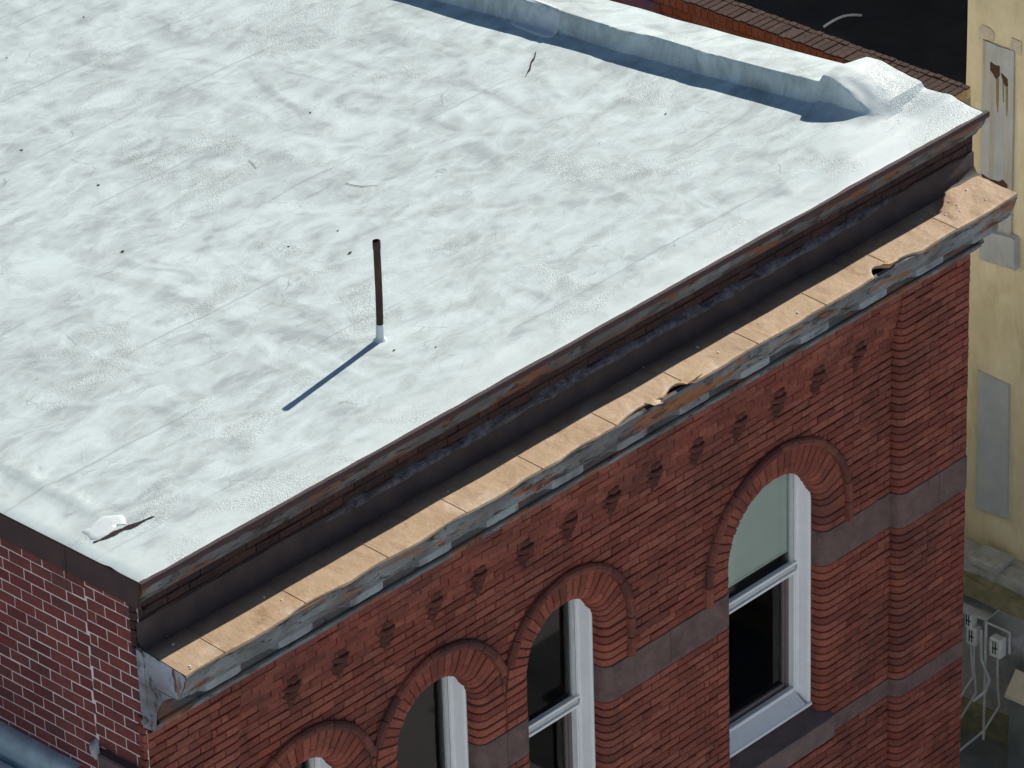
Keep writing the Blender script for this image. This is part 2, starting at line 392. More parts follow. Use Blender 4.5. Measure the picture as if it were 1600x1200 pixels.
# ---- roof: one height field
def roof_h(x, y):
    u = xr(y) - x
    k = nz(x*.6, y*.6)*.009 + nz(x*2.3, y*2.3, 5)*.0015
    fade = smooth(0, .4, min(x, y+.03))
    h = k*fade
    # upturn of the party wall: rises towards the roof, then drops to it
    wob = nz(y*1.6, 3.3)*.03 + nz(y*5.0, 9.1)*.012
    uc = .56 + wob
    rise = .083 + (.1+.018*nz(y*1.1, 7.7))*min(1., max(0., u)/uc) + nz(x*3, y*3, 2)*.007
    par = rise*(1-smooth(uc-.002, uc+.05, u))
    on = smooth(.50, 1.0, y - .10*max(0, u-.3))
    # pier lump at its front end
    blk = .11*(1-smooth(.3, .8, u))*smooth(.46, .56, y)*(1-smooth(1.05, 1.075, y))
    blk += (nz(x*5, y*5, 8)*.009 + nz(x*11, y*11, 3)*.006)*smooth(.4, .7, y)*(1-smooth(1., 1.1, y))*(1-smooth(.5, .7, u))
    front = .06*(1-smooth(0., .45, u))*smooth(.0, .35, y)
    h += max(par*on + blk, front)
    # welt along the left eave and a lifted seam
    h += .018*math.exp(-((x-.42-.03*nz(y*2))/.06)**2)*smooth(.6, 1., y)
    h += .012*math.exp(-((y-.28-.02*nz(x*2, 4))/.05)**2)
    # blister beside the torn felt
    dx, dy = x-.40, y-.66
    a = .1; p = dx*math.cos(a)+dy*-math.sin(a); q = dx*math.sin(a)+dy*math.cos(a)
    h += .016*math.exp(-(p/.24)**2-(q/.085)**2)
    h -= .012*(1-smooth(0, .05, min(x, y+.03, 9)))
    return h
ys = np.unique(np.concatenate([np.arange(-.03, 1.6, .025), np.arange(1.6, 6, .04), np.arange(6, 17.1, .12)]))
mb = MB(); rows = []
for y in ys:
    X = xr(y)
    us = np.concatenate([np.arange(0, 1.2, .022), np.arange(1.2, X, .055)])
    us = us[us < X]
    n_us = 54 + 150
    left = np.linspace(1.2, X, 150)
    us = np.concatenate([np.linspace(0, 1.2, 111)[:-1], left])
    rows.append([(X-u, y, roof_h(X-u, y)) for u in us])
mb.grid(rows)
ROOF = mb.build('roof', M['roof'], BLD, True)
ROOF.data.set_sharp_from_angle(angle=R(26))

def surf_z(x, y): return roof_h(x, y)
def drape(outline, lift, name, mat, parent, thick=.006):
    """thin sheet with a ragged outline lying on the roof"""
    m = MB(); cx = sum(p[0] for p in outline)/len(outline); cy = sum(p[1] for p in outline)/len(outline)
    rings = []
    for s in (1.0, .97, .7, .35):
        rings.append([(cx+(p[0]-cx)*s, cy+(p[1]-cy)*s, surf_z(cx+(p[0]-cx)*s, cy+(p[1]-cy)*s) + (lift if s < 1 else -.002)) for p in outline])
    rings = [r_ + [r_[0]] for r_ in rings]
    m.grid(rings); b = len(m.v); nn = len(outline)
    m.add([(cx, cy, surf_z(cx, cy)+lift)] + rings[-1][:-1], [(0, 1+i, 1+(i+1) % nn) for i in range(nn)])
    return m.build(name, mat, parent, True)
def lozenge(p0, p1, wd, n_=26):
    p0 = np.array(p0); p1 = np.array(p1); d = p1-p0; L = np.linalg.norm(d); d /= L; e = np.array([-d[1], d[0]])
    out = []
    for i in range(n_):
        a = 2*math.pi*i/n_; cx = math.copysign(abs(math.cos(a))**.45, math.cos(a)); sy = math.copysign(abs(math.sin(a))**.45, math.sin(a))
        out.append(tuple((p0+p1)/2 + d*cx*L/2 + e*sy*wd/2))
    return out
pa, pb = at(805, 28, 2, .02), at(868, 52, 2, .02)
drape(lozenge(pa[:2], pb[:2], .2), .012, 'roof_patch', M['roof_patch'], ROOF)

pa, pb = at(134, 834, 2, .015), at(196, 808, 2, .015)
drape([(p[0]+.07*nz(p[1]*9, 3), p[1]+.06*nz(p[0]*11, 5)) for p in lozenge(pa[:2], pb[:2], .17)], .0025, 'roof_patch', M['roof_patch'], ROOF)
def ragged_tear(p0, p1, w0, name, seed):
    rnd = random.Random(seed); p0 = np.array(p0[:2]); p1 = np.array(p1[:2]); d = p1-p0; L = np.linalg.norm(d); d /= L; e = np.array([-d[1], d[0]])
    m = MB(); a, b = [], []
    for i in range(29):
        t = i/28; wd = w0*(.25+abs(math.sin(t*9+seed))*.5+.5*rnd.random())*math.sin(math.pi*min(1, t*1.02+.02))**.6
        q = p0+d*L*t + e*.004*math.sin(t*14+seed)
        l = q+e*wd*.5; r_ = q-e*wd*.5
        a.append((l[0], l[1], surf_z(*l)+.005)); b.append((r_[0], r_[1], surf_z(*r_)+.005))
    m.grid([a, b]); return m.build(name, M['tear'], ROOF)
ragged_tear(at(146, 849, 2, .0), at(247, 806, 2, .0), .045, 'torn_seam', 2)
ragged_tear(at(838, 82, 2, 0), at(821, 124, 2, 0), .018, 'torn_seam', 5)
# ---- front eaves moulding and the flat fascia of the left side
def sweep_x(m, prof, x0, x1, step, jitter=0.0, seed=0., f=None, mi=0):
    n_ = int((x1-x0)/step)+1; rowsx = []
    for i in range(n_):
        x = x0+(x1-x0)*i/(n_-1); row = []
        for k, (y, z) in enumerate(prof):
            jy = nz(x*1.7, k*.7, seed)*jitter+nz(x*7, k*.9, seed+4)*jitter*.5
            jz = nz(x*1.5, k*.7+40, seed)*jitter+nz(x*6, k*.9+9, seed+7)*jitter*.4
            row.append((x, y+jy, z+jz))
        rowsx.append(row)
    m.grid(rowsx, mi)
m = MB(); sweep_x(m, [(.0, -.006), (-.034, -.006), (-.038, -.012), (-.038, -.05), (-.03, -.06)], -.012, BW+.05, .06, .003)
eave = m.build('eaves_moulding', M['lip'], BLD, True)
m = MB(); sweep_x(m, [(-.03, -.06), (-.022, -.068), (-.018, -.09), (-.004, -.125), (.022, -.16), (.05, -.185), (.052, -.2), (.066, -.205), (.066, -.222), (.085, -.226)], 0.0, BW+.02, .05, .004, 3)
m.add([(0.0, y, z) for (y, z) in [(.1, -.02), (-.03, -.02), (-.03, -.06), (-.018, -.09), (-.004, -.125), (.022, -.16), (.05, -.19), (.066, -.222), (.1, -.226)]], [tuple(range(9))])
m.add([(BW+.02, y, z) for (y, z) in [(.1, -.02), (-.03, -.02), (-.03, -.06), (-.018, -.09), (-.004, -.125), (.022, -.16), (.05, -.19), (.066, -.222), (.1, -.226)]], [tuple(range(9))])
m.build('cove', M['peel_eave'], eave, False)
m = MB()
rowsy = []
for i in range(120):
    y = -.02+i*.07; j = nz(y*1.5, 5)*.006
    rowsy.append([(-.012+j, y, -.008), (-.016+j, y, -.014), (-.014+j*.5, y, -.2+nz(y, 8)*.006), (-.006, y, -.226+nz(y*1.2, 2)*.008), (.04, y, -.228)])
m.grid(rowsy)
for yj in (.0, .72, 2.3, 4.0):
    m.box(-.022, -.010, yj, yj+.012, -.222, -.012)
m.build('fascia', M['fascia'], BLD)

# ---- bricks
WF = .08                                       # face of pilasters and of the wall over the panel
RECESS = .10
def panel_y(z): return WF + RECESS*smooth(-1.38, -1.74, z) if z > -1.74 else WF+RECESS
def panel_y(z):
    t = min(1, max(0, (-1.28-z)/.56)); return WF + RECESS*t*t*(3-2*t)
PX0, PX1 = .93, 8.21
WINS = [dict(c=1.575, a=.41, zc=-2.81, R=.735), dict(c=2.970, a=.41, zc=-2.81, R=.735), dict(c=4.365, a=.41, zc=-2.81, R=.735), dict(c=6.815, a=.55, zc=-2.984, R=.892)]
BT, BB = -3.17, -3.49                          # upper stone band
LT, LB = -4.96, -5.125                         # lower stone band
CH = .07
RHO = .09
DOTS = [1.477+.4825*i for i in range(14)]

def inset_profile(P, e):
    out = []
    for i, p in enumerate(P):
        q = P[max(0, i-1)]; r_ = P[min(len(P)-1, i+1)]
        dx, dy = r_[0]-q[0], r_[1]-q[1]; L = math.hypot(dx, dy) or 1
        out.append((p[0]-dy/L*e, p[1]+dx/L*e))
    return out
def bull_profile(sa, yf, rho, ln, dep, seg=6):
    P = [(sa, yf+dep), (sa, yf+rho)]
    for i in range(1, seg+1):
        a = math.pi/2*i/seg; P.append((sa+rho-rho*math.cos(a), yf+rho-rho*math.sin(a)))
    if ln > rho+.002: P.append((sa+ln, yf))
    P.append((sa+ln, yf+.035)); return P
def sweep_brick(m, P, mp, t0, t1, n_=1, gap=.005, e=.006, tl=1., mi=0):
    """a moulded brick: profile (s, y) carried from t0 to t1; tl turns metres into t units"""
    g_, e_ = gap*tl, e*tl
    ts = [(t0+g_, 1), (t0+g_+e_, 0)]+[(t0+(t1-t0)*k/n_, 0) for k in range(1, n_)]+[(t1-g_-e_, 0), (t1-g_, 1)]
    Pi = inset_profile(P, e); rows_ = []
    for t, ins in ts:
        rows_.append([(*mp(s, t)[:1], y, mp(s, t)[1]) for s, y in (Pi if ins else P)])
    b = len(m.v); m.grid(rows_, mi); k = len(P)
    m.f.append(tuple(range(b, b+k))); m.mi.append(mi)
    m.f.append(tuple(range(b+(len(rows_)-1)*k, b+len(rows_)*k))); m.mi.append(mi)

def face_brick(m, x0, x1, z0, z1, y, rnd, ch=.006, dep=.05):
    j = lambda s: (rnd.random()-.5)*s
    y += j(.009); tilt = j(.008); z0 += j(.0045); z1 += j(.0045)
    c = ch
    V = []
    for (ax, az, ay) in ((x0, z0, 0), (x1, z0, 0), (x1, z1, 0), (x0, z1, 0)): V.append((ax, y+dep, az))
    for (ax, az) in ((x0, z0), (x1, z0), (x1, z1), (x0, z1)): V.append((ax+j(.003), y+c*.9+j(.002), az+j(.002)))
    xm = min(c, (x1-x0)*.3)
    for (ax, az, s) in ((x0+xm, z0+c, -1), (x1-xm, z0+c, 1), (x1-xm, z1-c, 1), (x0+xm, z1-c, -1)): V.append((ax+j(.004), y+tilt*s, az+j(.003)))
    m.add(V, [(8, 9, 10, 11)]+[(4+i, 4+(i+1) % 4, 8+(i+1) % 4, 8+i) for i in range(4)]+[(i, (i+1) % 4, 4+(i+1) % 4, 4+i) for i in range(4)])

def subtract(iv, a, b):
    out = []
    for (p, q) in iv:
        if b <= p or a >= q: out.append((p, q)); continue
        if a > p: out.append((p, a))
        if b < q: out.append((b, q))
    return out

wall = MB(); back = MB(); arch = [MB() for _ in WINS]; jambs = {(i, g_): MB() for i in range(4) for g_ in (1, -1)}; sooty = MB()
rnd = random.Random(3)
def lay(m, iv, z0, z1, yf, k, stretch=.212, gapv=.003, gaph=.0042):
    off = (k % 2)*stretch/2 + (k*.37 % 1)*.02
    for (p, q) in iv:
        x = p; nxt = math.floor((p+off)/stretch)*stretch - off + stretch
        while x < q-1e-4:
            e = min(nxt + (rnd.random()-.5)*.012, q)
            if q-e < .035: e = q
            if nxt-x < .03: nxt += stretch; continue
            if e-x > .012: face_brick(m, x+gapv, e-gapv, z0+gaph, z1-gaph, yf, rnd)
            x = e; nxt += stretch
def rows_between(zt, zb):
    n_ = round((zt-zb)/CH); h = (zt-zb)/n_
    return [(zt-(i+1)*h, zt-i*h) for i in range(n_)]
ROWS = rows_between(-1.14, BT)+rows_between(BB, LT)+rows_between(LB, -7.4)
for k, (z0, z1) in enumerate(ROWS):
    zm = (z0+z1)/2; py = panel_y(zm); rec = py-WF
    iv = [(PX0, PX1)]
    pil = rec > .02
    if pil: rho = min(RHO, rec-.004)
    for wi, W_ in enumerate(WINS):
        c, a, zc, Rh = W_['c'], W_['a'], W_['zc'], W_['R']
        if zm > zc:
            dz = zm-zc; rr = Rh-.05
            if dz < rr:
                hw = math.sqrt(rr*rr-dz*dz); iv = subtract(iv, c-hw, c+hw)
        else:
            if zm > BT: ln = Rh-.05-a
            else: ln = RHO + (.10 if k % 2 else .2)
            if wi < 3 and zm < BT: ln = min(ln, .2875-.002)
            iv = subtract(iv, c-a-ln, c+a+ln)
            if zm > -4.93:
                P = bull_profile(a, py+(rnd.random()-.5)*.006, RHO, ln-.004, .16)
                sweep_brick(arch[wi] if zm > BT else jambs[(wi, 1)], P, lambda s, t, c=c: (c+s, t), z0, z1)
                P = bull_profile(a, py+(rnd.random()-.5)*.006, RHO, ln-.004, .16)
                sweep_brick(arch[wi] if zm > BT else jambs[(wi, -1)], P, lambda s, t, c=c: (c-s, t), z0, z1)
            else:
                lay(wall, [(c-a-ln, c+a+ln)], z0, z1, py, k)
    lay(wall, iv, z0, z1, py, k)
    for (p, q) in iv: back.add([(p, py+.014, z0), (q, py+.014, z0), (q, py+.014, z1), (p, py+.014, z1)], [(0, 1, 2, 3)])
    if pil:
        for xf, sg in ((PX0, -1), (PX1, 1)):
            ln = rho+(.1 if k % 2 else .2)
            P = bull_profile(0, WF+(rnd.random()-.5)*.005, rho, ln-.004, rec+.03)
            sweep_brick(wall, P, lambda s, t, xf=xf, sg=sg: (xf+sg*s, t), z0, z1)
            if sg < 0: lay(wall, [(0.0, xf-ln)], z0, z1, WF, k)
            else: lay(wall, [(xf+ln, BW)], z0, z1, WF, k)
            P2 = inset_profile(bull_profile(0, WF, rho, .3, rec+.03), .013)
            back.grid([[(xf+sg*s, y, z) for s, y in P2] for z in (z0, z1)])
    else:
        lay(wall, [(0.0, PX0)], z0, z1, WF, k); lay(wall, [(PX1, BW)], z0, z1, WF, k)
    back.add([(.02, WF+.014, z0), (PX0-.2, WF+.014, z0), (PX0-.2, WF+.014, z1), (.02, WF+.014, z1)], [(0, 1, 2, 3)])
    back.add([(PX1+.2, WF+.014, z0), (BW-.01, WF+.014, z0), (BW-.01, WF+.014, z1), (PX1+.2, WF+.014, z1)], [(0, 1, 2, 3)])
# backing of jambs and arches, voussoirs
for wi, W_ in enumerate(WINS):
    c, a, zc, Rh = W_['c'], W_['a'], W_['zc'], W_['R']; py = WF+RECESS
    P = inset_profile(bull_profile(a, py, RHO, Rh-.02-a, .17), .012)
    for sg in (-1, 1): back.grid([[(c+sg*s, y, z) for s, y in P[:-1]] for z in (-4.95, zc)])
    back.grid([[(c+s*math.cos(t), y, zc+s*math.sin(t)) for s, y in P[:-1]] for t in np.linspace(0, math.pi, 37)])
    mid = a+.1; nb = round(math.pi*mid/.068)
    for i in range(nb):
        t0, t1 = math.pi*i/nb, math.pi*(i+1)/nb
        P = bull_profile(a, py+(rnd.random()-.5)*.009, RHO, Rh-.07-a, .16)
        if rnd.random() < .3:      # two half bricks in one voussoir
            half = a+RHO+.01+rnd.random()*.02
            sweep_brick(arch[wi], bull_profile(a, py, RHO, half-a-.004, .16), lambda s, t, c=c, zc=zc: (c+s*math.cos(t), zc+s*math.sin(t)), t0, t1, 1, .004, .006, 1/mid)
            sweep_brick(arch[wi], [(half, py+.03), (half, py), (Rh-.07, py), (Rh-.07, py+.03)], lambda s, t, c=c, zc=zc: (c+s*math.cos(t), zc+s*math.sin(t)), t0, t1, 1, .004, .006, 1/mid)
        else:
            sweep_brick(arch[wi], P, lambda s, t, c=c, zc=zc: (c+s*math.cos(t), zc+s*math.sin(t)), t0, t1, 1, .004, .006, 1/mid)
    arch[wi].build('window_arch', M['brick_arch'], BLD)
    for g_ in (1, -1): jambs[(wi, g_)].build('window_jamb', M['brick_arch'], BLD)
FRONT = wall.build('front_wall', M['brick'], BLD)
back.build('mortar', [M['mortar_dark'], M['soot']], FRONT)

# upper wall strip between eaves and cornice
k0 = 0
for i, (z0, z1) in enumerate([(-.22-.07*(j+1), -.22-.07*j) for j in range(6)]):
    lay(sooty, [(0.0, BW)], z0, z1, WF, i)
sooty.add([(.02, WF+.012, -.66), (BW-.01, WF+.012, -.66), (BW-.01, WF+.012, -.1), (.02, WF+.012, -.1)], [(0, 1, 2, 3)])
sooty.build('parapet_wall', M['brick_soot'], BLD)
m = MB(); rowst = []
for i in range(260):
    x = .005+i*(BW-.01)/259; zt_ = -.375+.018*nz(x*.9, 6)+.01*nz(x*5, 2)
    rowst.append([(x, WF-.004, zt_), (x, WF-.012+.004*nz(x*4, 1), zt_-.006), (x, WF-.016, -.5), (x, WF-.05, -.548), (x, WF-.09, -.556)])
m.grid(rowst); m.build('wall_flashing', M['flashing'], BLD, True)
m = MB(); rowst = []
for i in range(170):
    x = 1.2+i*.042; amp = smooth(1.2, 2.6, x)*(1-smooth(7.7, 8.3, x))
    hgt = .05+.05*abs(nz(x*1.3, 2))+.04*nz(x*4, 7); thk = amp*(.03+.03*abs(nz(x*3, 5))+.012*nz(x*11, 1))
    zc_ = -.40+.03*nz(x*.8, 12)
    rowst.append([(x, WF+.01, zc_+hgt*.7*amp), (x, WF-thk*.7, zc_+hgt*.4*amp), (x, WF-thk, zc_), (x, WF-thk*.8, zc_-hgt*.4*amp), (x, WF+.01, zc_-hgt*.7*amp)])
m.grid(rowst); m.build('tar_fillet', M['tar'], BLD, True)

# worn, sooty corbels of rounded bricks under the cornice
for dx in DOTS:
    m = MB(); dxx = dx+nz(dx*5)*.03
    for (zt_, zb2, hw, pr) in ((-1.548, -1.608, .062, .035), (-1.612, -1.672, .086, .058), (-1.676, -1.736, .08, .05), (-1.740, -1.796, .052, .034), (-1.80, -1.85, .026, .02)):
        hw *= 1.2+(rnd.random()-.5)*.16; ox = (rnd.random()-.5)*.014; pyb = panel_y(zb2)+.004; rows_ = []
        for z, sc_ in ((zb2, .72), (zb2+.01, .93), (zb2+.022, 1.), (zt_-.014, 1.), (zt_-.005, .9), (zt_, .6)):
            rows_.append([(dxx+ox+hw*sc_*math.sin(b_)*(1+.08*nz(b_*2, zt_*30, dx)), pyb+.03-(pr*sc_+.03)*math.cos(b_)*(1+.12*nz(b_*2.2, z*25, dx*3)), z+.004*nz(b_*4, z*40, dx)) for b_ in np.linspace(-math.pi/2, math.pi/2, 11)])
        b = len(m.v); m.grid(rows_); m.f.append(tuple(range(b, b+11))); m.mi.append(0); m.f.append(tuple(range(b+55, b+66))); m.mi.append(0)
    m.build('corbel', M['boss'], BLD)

# hood moulds
for W_ in WINS:
    c, a, zc, Rh = W_['c'], W_['a'], W_['zc'], W_['R']; py = WF+RECESS; wi = WINS.index(W_)
    prof = [(Rh-.075, py+.03), (Rh-.074, py-.02), (Rh-.066, py-.042), (Rh-.046, py-.05), (Rh-.02, py-.044), (Rh-.004, py-.026), (Rh, py+.03)]
    tL = tR = 0.0
    lim = math.acos(.6975/Rh) if wi < 3 else 0
    if wi in (1, 2): tL = lim
    if wi in (0, 1): tR = lim
    m = MB(); t0, t1 = tR, math.pi-tL; nb = round((t1-t0)*Rh/.2)
    for i in range(nb):
        sh = (rnd.random()-.5)*.006
        sweep_brick(m, [(s+sh, y+sh) for s, y in prof], lambda s, t: (c+s*math.cos(t), zc+s*math.sin(t)), t0+(t1-t0)*i/nb, t0+(t1-t0)*(i+1)/nb, 4, .002, .004, 1/Rh)
    for sg, on in ((-1, tL == 0), (1, tR == 0)):
        if on:
            nl = max(1, round((zc-BT)/.18))
            for i in range(nl): sweep_brick(m, prof, lambda s, t: (c+sg*s, t), BT+.002+(zc-BT)*i/nl, BT+(zc-BT)*(i+1)/nl, 1, .002, .004)
    m.build('hood_mould', M['brick_hood'], BLD)

# stone bands with rounded reveals
def band(name, zt, zb, proud, mat, wrap):
    rec = RECESS; e = .006
    def block(prof_pts, mp, closed=True):
        rows_ = []; m = MB()
        for z, s in ((zb, 1), (zb+e, 0), (zt-e, 0), (zt, 1)):
            rows_.append([(mp(p[0]), p[1]+(e if s else 0), z) for p in prof_pts])
        b = len(m.v); kk = len(prof_pts); m.grid(rows_)
        m.f.append(tuple(range(b, b+kk))); m.mi.append(0); m.f.append(tuple(range(b+3*kk, b+4*kk))); m.mi.append(0); m.build(name, mat, BLD)
    py = WF+RECESS-proud; wf = WF-proud
    def straight(x0, x1, y, nseg=1):
        pts = []
        for i in range(nseg+1): pts.append((x0+(x1-x0)*i/nseg, y))
        block([(x0, y+.06)]+pts+[(x1, y+.06)], lambda s: s)
    edges = [PX0]
    cuts = []
    if wrap:
        for W_ in WINS: cuts.append((W_['c']-W_['a'], W_['c']+W_['a']))
    # left pilaster
    for xf, sg in ((PX0, -1), (PX1, 1)):
        P = bull_profile(0, wf, RHO-.005, .5, rec+.03); block(P, lambda s, xf=xf, sg=sg: xf+sg*s)
    straight(0, PX0-.504, wf); straight(PX1+.504, BW, wf)
    if not wrap:
        straight(PX0, WINS[0]['c']-.6, py); last = None
        for x0, x1 in ((WINS[0]['c']-.6, WINS[2]['c']+.6), (WINS[2]['c']+.604, 6.1), (7.49, PX1)):
            straight(x0, x1, py)
    else:
        spans = [(PX0, cuts[0][0])]+[(cuts[i][1], cuts[i+1][0]) for i in range(3)]+[(cuts[3][1], PX1)]
        for i, (x0, x1) in enumerate(spans):
            l = 0.0 if i == 0 else 1.; r_ = 0. if i == 4 else 1.
            h = (x1-x0)/2; xm = (x0+x1)/2
            if l and r_:
                bl = h-.003
                block(bull_profile(0, py, RHO, bl, .17), lambda s, x0=x0: x0+s)
                block(bull_profile(0, py, RHO, bl, .17), lambda s, x1=x1: x1-s)
            elif l: block(bull_profile(0, py, RHO, x1-x0, .17), lambda s, x0=x0: x0+s)
            else: block(bull_profile(0, py, RHO, x1-x0, .17), lambda s, x1=x1: x1-s)
band('stone_band', BT, BB, .004, M['stone'], True)
band('stone_band', LT, LB, .004, M['stone'], False)

# ---- windows
def window(W_, wi):
    c, a, zc = W_['c'], W_['a'], W_['zc']; y0 = WF+RECESS+.12; zb = -4.84
    def path(m, prof, z_from, z_to=None, closed=False):
        """carry (d, y) along right jamb, arch and left jamb"""
        rows_ = []
        for z in (z_from,): rows_.append([(c+(a-d), y, z) for d, y in prof])
        rows_.append([(c+(a-d), y, zt) for d, y in prof]); m.grid(rows_)
        rows_ = [[(c-(a-d), y, zt) for d, y in prof]]
        rows_.append([(c-(a-d), y, z_from) for d, y in prof])
        m.grid(rows_)
    zr = -3.52 if wi == 3 else -3.50
    zt = zc+a+.02
    m = MB()
    path(m, [(-.01, y0+.03), (-.002, y0+.012), (.006, y0+.002), (.02, y0-.002), (.03, y0+.004), (.036, y0+.014), (.06, y0+.088), (.066, y0+.092), (.068, y0+.1), (.078, y0+.1), (.08, y0+.112), (.09, y0+.112), (.09, y0+.2)], zb+.03)
    # wooden sill board
    m.box(c-a+.002, c+a-.002, y0-.015, y0+.2, zb, zb+.035, .006)
    wn = m.build('window', M['white'], BLD)
    m = MB(); m.add([(c-a+.02, y0-.005, zb+.035), (c+a-.075, y0-.005, zb+.035), (c+a-.09, y0+.105, zb+.13), (c-a+.02, y0+.105, zb+.13)], [(0, 1, 2, 3)])
    m.box(c-a+.02, c+a-.088, y0+.105, y0+.16, zb+.06, zb+.16, .006)
    m.build('sub_sill', M['white'], wn)
    # upper sash (outer)
    m = MB(); ys_ = y0+.112
    path(m, [(.085, ys_+.05), (.085, ys_), (.112, ys_), (.118, ys_+.012), (.118, ys_+.05)], zr)
    m.box(c-a+.085, c+a-.03, ys_-.012, ys_+.045, zr-.022, zr+.022, .004)
    m.build('upper_sash', M['sash' if wi == 3 else 'sash'], wn)
    m = MB(); m.box(c-a+.085, c+a-.05, ys_-.02, ys_+.03, zr+.024, zr+.05, .004); m.box(c-a+.085, c+a-.075, ys_-.026, ys_+.03, zr-.05, zr-.024, .004); m.build('meeting_rail', M['white'], wn)
    # lower sash (inner), in a darker track
    m = MB(); yl = y0+.165
    for sg in (-1, 1):
        x0, x1 = sorted((c+sg*(a-.088), c+sg*(a-.125))); m.box(x0, x1, yl, yl+.04, zb+.13, zr)
        x0, x1 = sorted((c+sg*(a-.126), c+sg*(a-.15))); m.box(x0, x1, yl+.012, yl+.05, zb+.13, zr)
    m.box(c-a+.15, c+a-.15, yl+.006, yl+.05, zb+.13, zb+.2)
    m.build('lower_sash', M['track'], wn)
    m = MB(); aa = a-.105
    pts = [(c+aa, ys_+.03, zr), (c+aa, ys_+.03, zt), (c-aa, ys_+.03, zt), (c-aa, ys_+.03, zr)]
    m.add(pts, [tuple(range(len(pts)))]); m.build('pane', M['glass'], wn)
    m = MB(); x0, x1 = c-a+.14, c+a-.14; m.add([(x0, yl+.03, zb+.19), (x1, yl+.03, zb+.19), (x1, yl+.03, zr), (x0, yl+.03, zr)], [(0, 1, 2, 3)]); m.build('pane', M['glass'], wn)
    if wi == 3:
        m = MB(); bz = zr+.155
        pts = [(c+aa, ys_+.05, bz), (c+aa, ys_+.05, zt), (c-aa, ys_+.05, zt), (c-aa, ys_+.05, bz)]
        m.add(pts, [tuple(range(len(pts)))]); m.add([(p[0], p[1]+.006, p[2]) for p in pts], [tuple(range(len(pts)))])
        m.box(c-aa, c+aa, ys_+.045, ys_+.065, bz-.018, bz)
        bl = m.build('roller_blind', M['blind'], wn)
    # stone sill
    m = MB(); py = WF+RECESS
    xs0, xs1 = c-a-.105, c+a+.105
    prof = [(y0+.02, -4.85), (py-.03, -4.915), (py-.05, -4.925), (py-.052, -4.94), (py-.05, -5.125), (py-.04, -5.137), (py+.06, -5.137)]
    n_ = 14; rows_ = []
    for i in range(n_+1):
        x = xs0+(xs1-xs0)*i/n_
        e = .012 if i in (0, n_) else 0
        rows_.append([(x, y+e+nz(x*5, kx)*.003, z-e*.3+nz(x*4, kx+9)*.003) for kx, (y, z) in enumerate(prof)])
    b = len(m.v); m.grid(rows_)
    kk = len(prof); m.f.append(tuple(range(b, b+kk))); m.mi.append(0); m.f.append(tuple(range(b+n_*kk, b+(n_+1)*kk))); m.mi.append(0)
    m.build('stone_sill', M['stone_sill'], wn)
for i, W_ in enumerate(WINS): window(W_, i)
m = MB(); m.box(.06, BW-.3, 1.6, 1.7, -12.9, -.2); m.build('room_wall', M['dark_inside'], BLD)

# ---- cornice
CX0, CX1 = 0.0, 9.03
SEAM = .79
def wash_out(x):
    """outer edge of the sheet metal: bent and torn in places"""
    s = (x % SEAM)/SEAM
    y = -.405 + .006*math.sin(s*2*math.pi)+.007*nz(x*1.8, 3)+.004*nz(x*7, 1)
    for c_, wd, d in ((5.02, .16, .075), (4.62, .3, .06), (7.36, .10, .09), (7.62, .2, .045), (3.9, .2, .02), (1.25, .3, .025)):
        t = abs(x-c_)/wd
        if t < 1: y += d*(1-t*t)
    return y
def wash_z(x, y):
    t = (WF-y)/.49
    s = (x % SEAM)/SEAM
    return -.552-.034*t + .007*math.sin(s*math.pi)*t + .006*nz(x*1.3, y*3, 2) + (.012*nz(x*5, y*6)*smooth(8.2, 8.7, x))
CORN = thing('cornice', 'x', 'x'); CORN.parent = BLD; CORN.location = (0, 0, 0)
bpy.data.objects.remove(CORN)
m = MB(); rows_ = []
for x in np.arange(CX0, CX1+.001, .03):
    yo = wash_out(x); row = []
    for t in (0, .2, .4, .55, .7, .82, .92, .97, 1.0):
        y = WF+.01+(yo-WF-.01)*t; row.append((x, y, wash_z(x, y)+(.0 if t < 1 else -.004)))
    row.append((x, yo+.002, wash_z(x, yo)-.022)); rows_.append(row)
m.grid(rows_)
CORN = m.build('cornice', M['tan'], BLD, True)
m = MB()
x = CX0+SEAM*.47
while x < CX1-.2:
    pr = [[(x+dx_, WF+(wash_out(x)-WF)*t, wash_z(x, WF+(wash_out(x)-WF)*t)+dz_) for t in np.linspace(0, 1, 9)] for dx_, dz_ in ((-.004, .0), (-.003, .0035), (.001, .004), (.003, -.002))]
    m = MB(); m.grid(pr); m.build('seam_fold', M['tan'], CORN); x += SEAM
m = MB(); crown = [(-.36, -.6), (-.398, -.602), (-.402, -.625), (-.388, -.636), (-.386, -.66), (-.372, -.7), (-.35, -.745), (-.336, -.77), (-.338, -.79), (-.318, -.8), (-.316, -.818), (-.25, -.822)]
sweep_x(m, crown, CX0+.004, CX1, .035, .0035, 1.)
m.build('crown_moulding', M['peel'], CORN, False)
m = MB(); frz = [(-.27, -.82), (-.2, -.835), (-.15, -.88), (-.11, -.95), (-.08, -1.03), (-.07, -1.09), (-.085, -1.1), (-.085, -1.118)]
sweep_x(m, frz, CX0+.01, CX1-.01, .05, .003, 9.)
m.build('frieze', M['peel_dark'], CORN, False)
m = MB(); bed = [(-.085, -1.118), (-.075, -1.13), (-.06, -1.136), (-.06, -1.165), (-.035, -1.175), (-.02, -1.19), (-.012, -1.212), (.0, -1.222), (WF+.02, -1.224)]
sweep_x(m, bed, CX0+.005, CX1-.005, .05, .003, 17.)
m.build('bed_moulding', M['peel'], CORN, False)
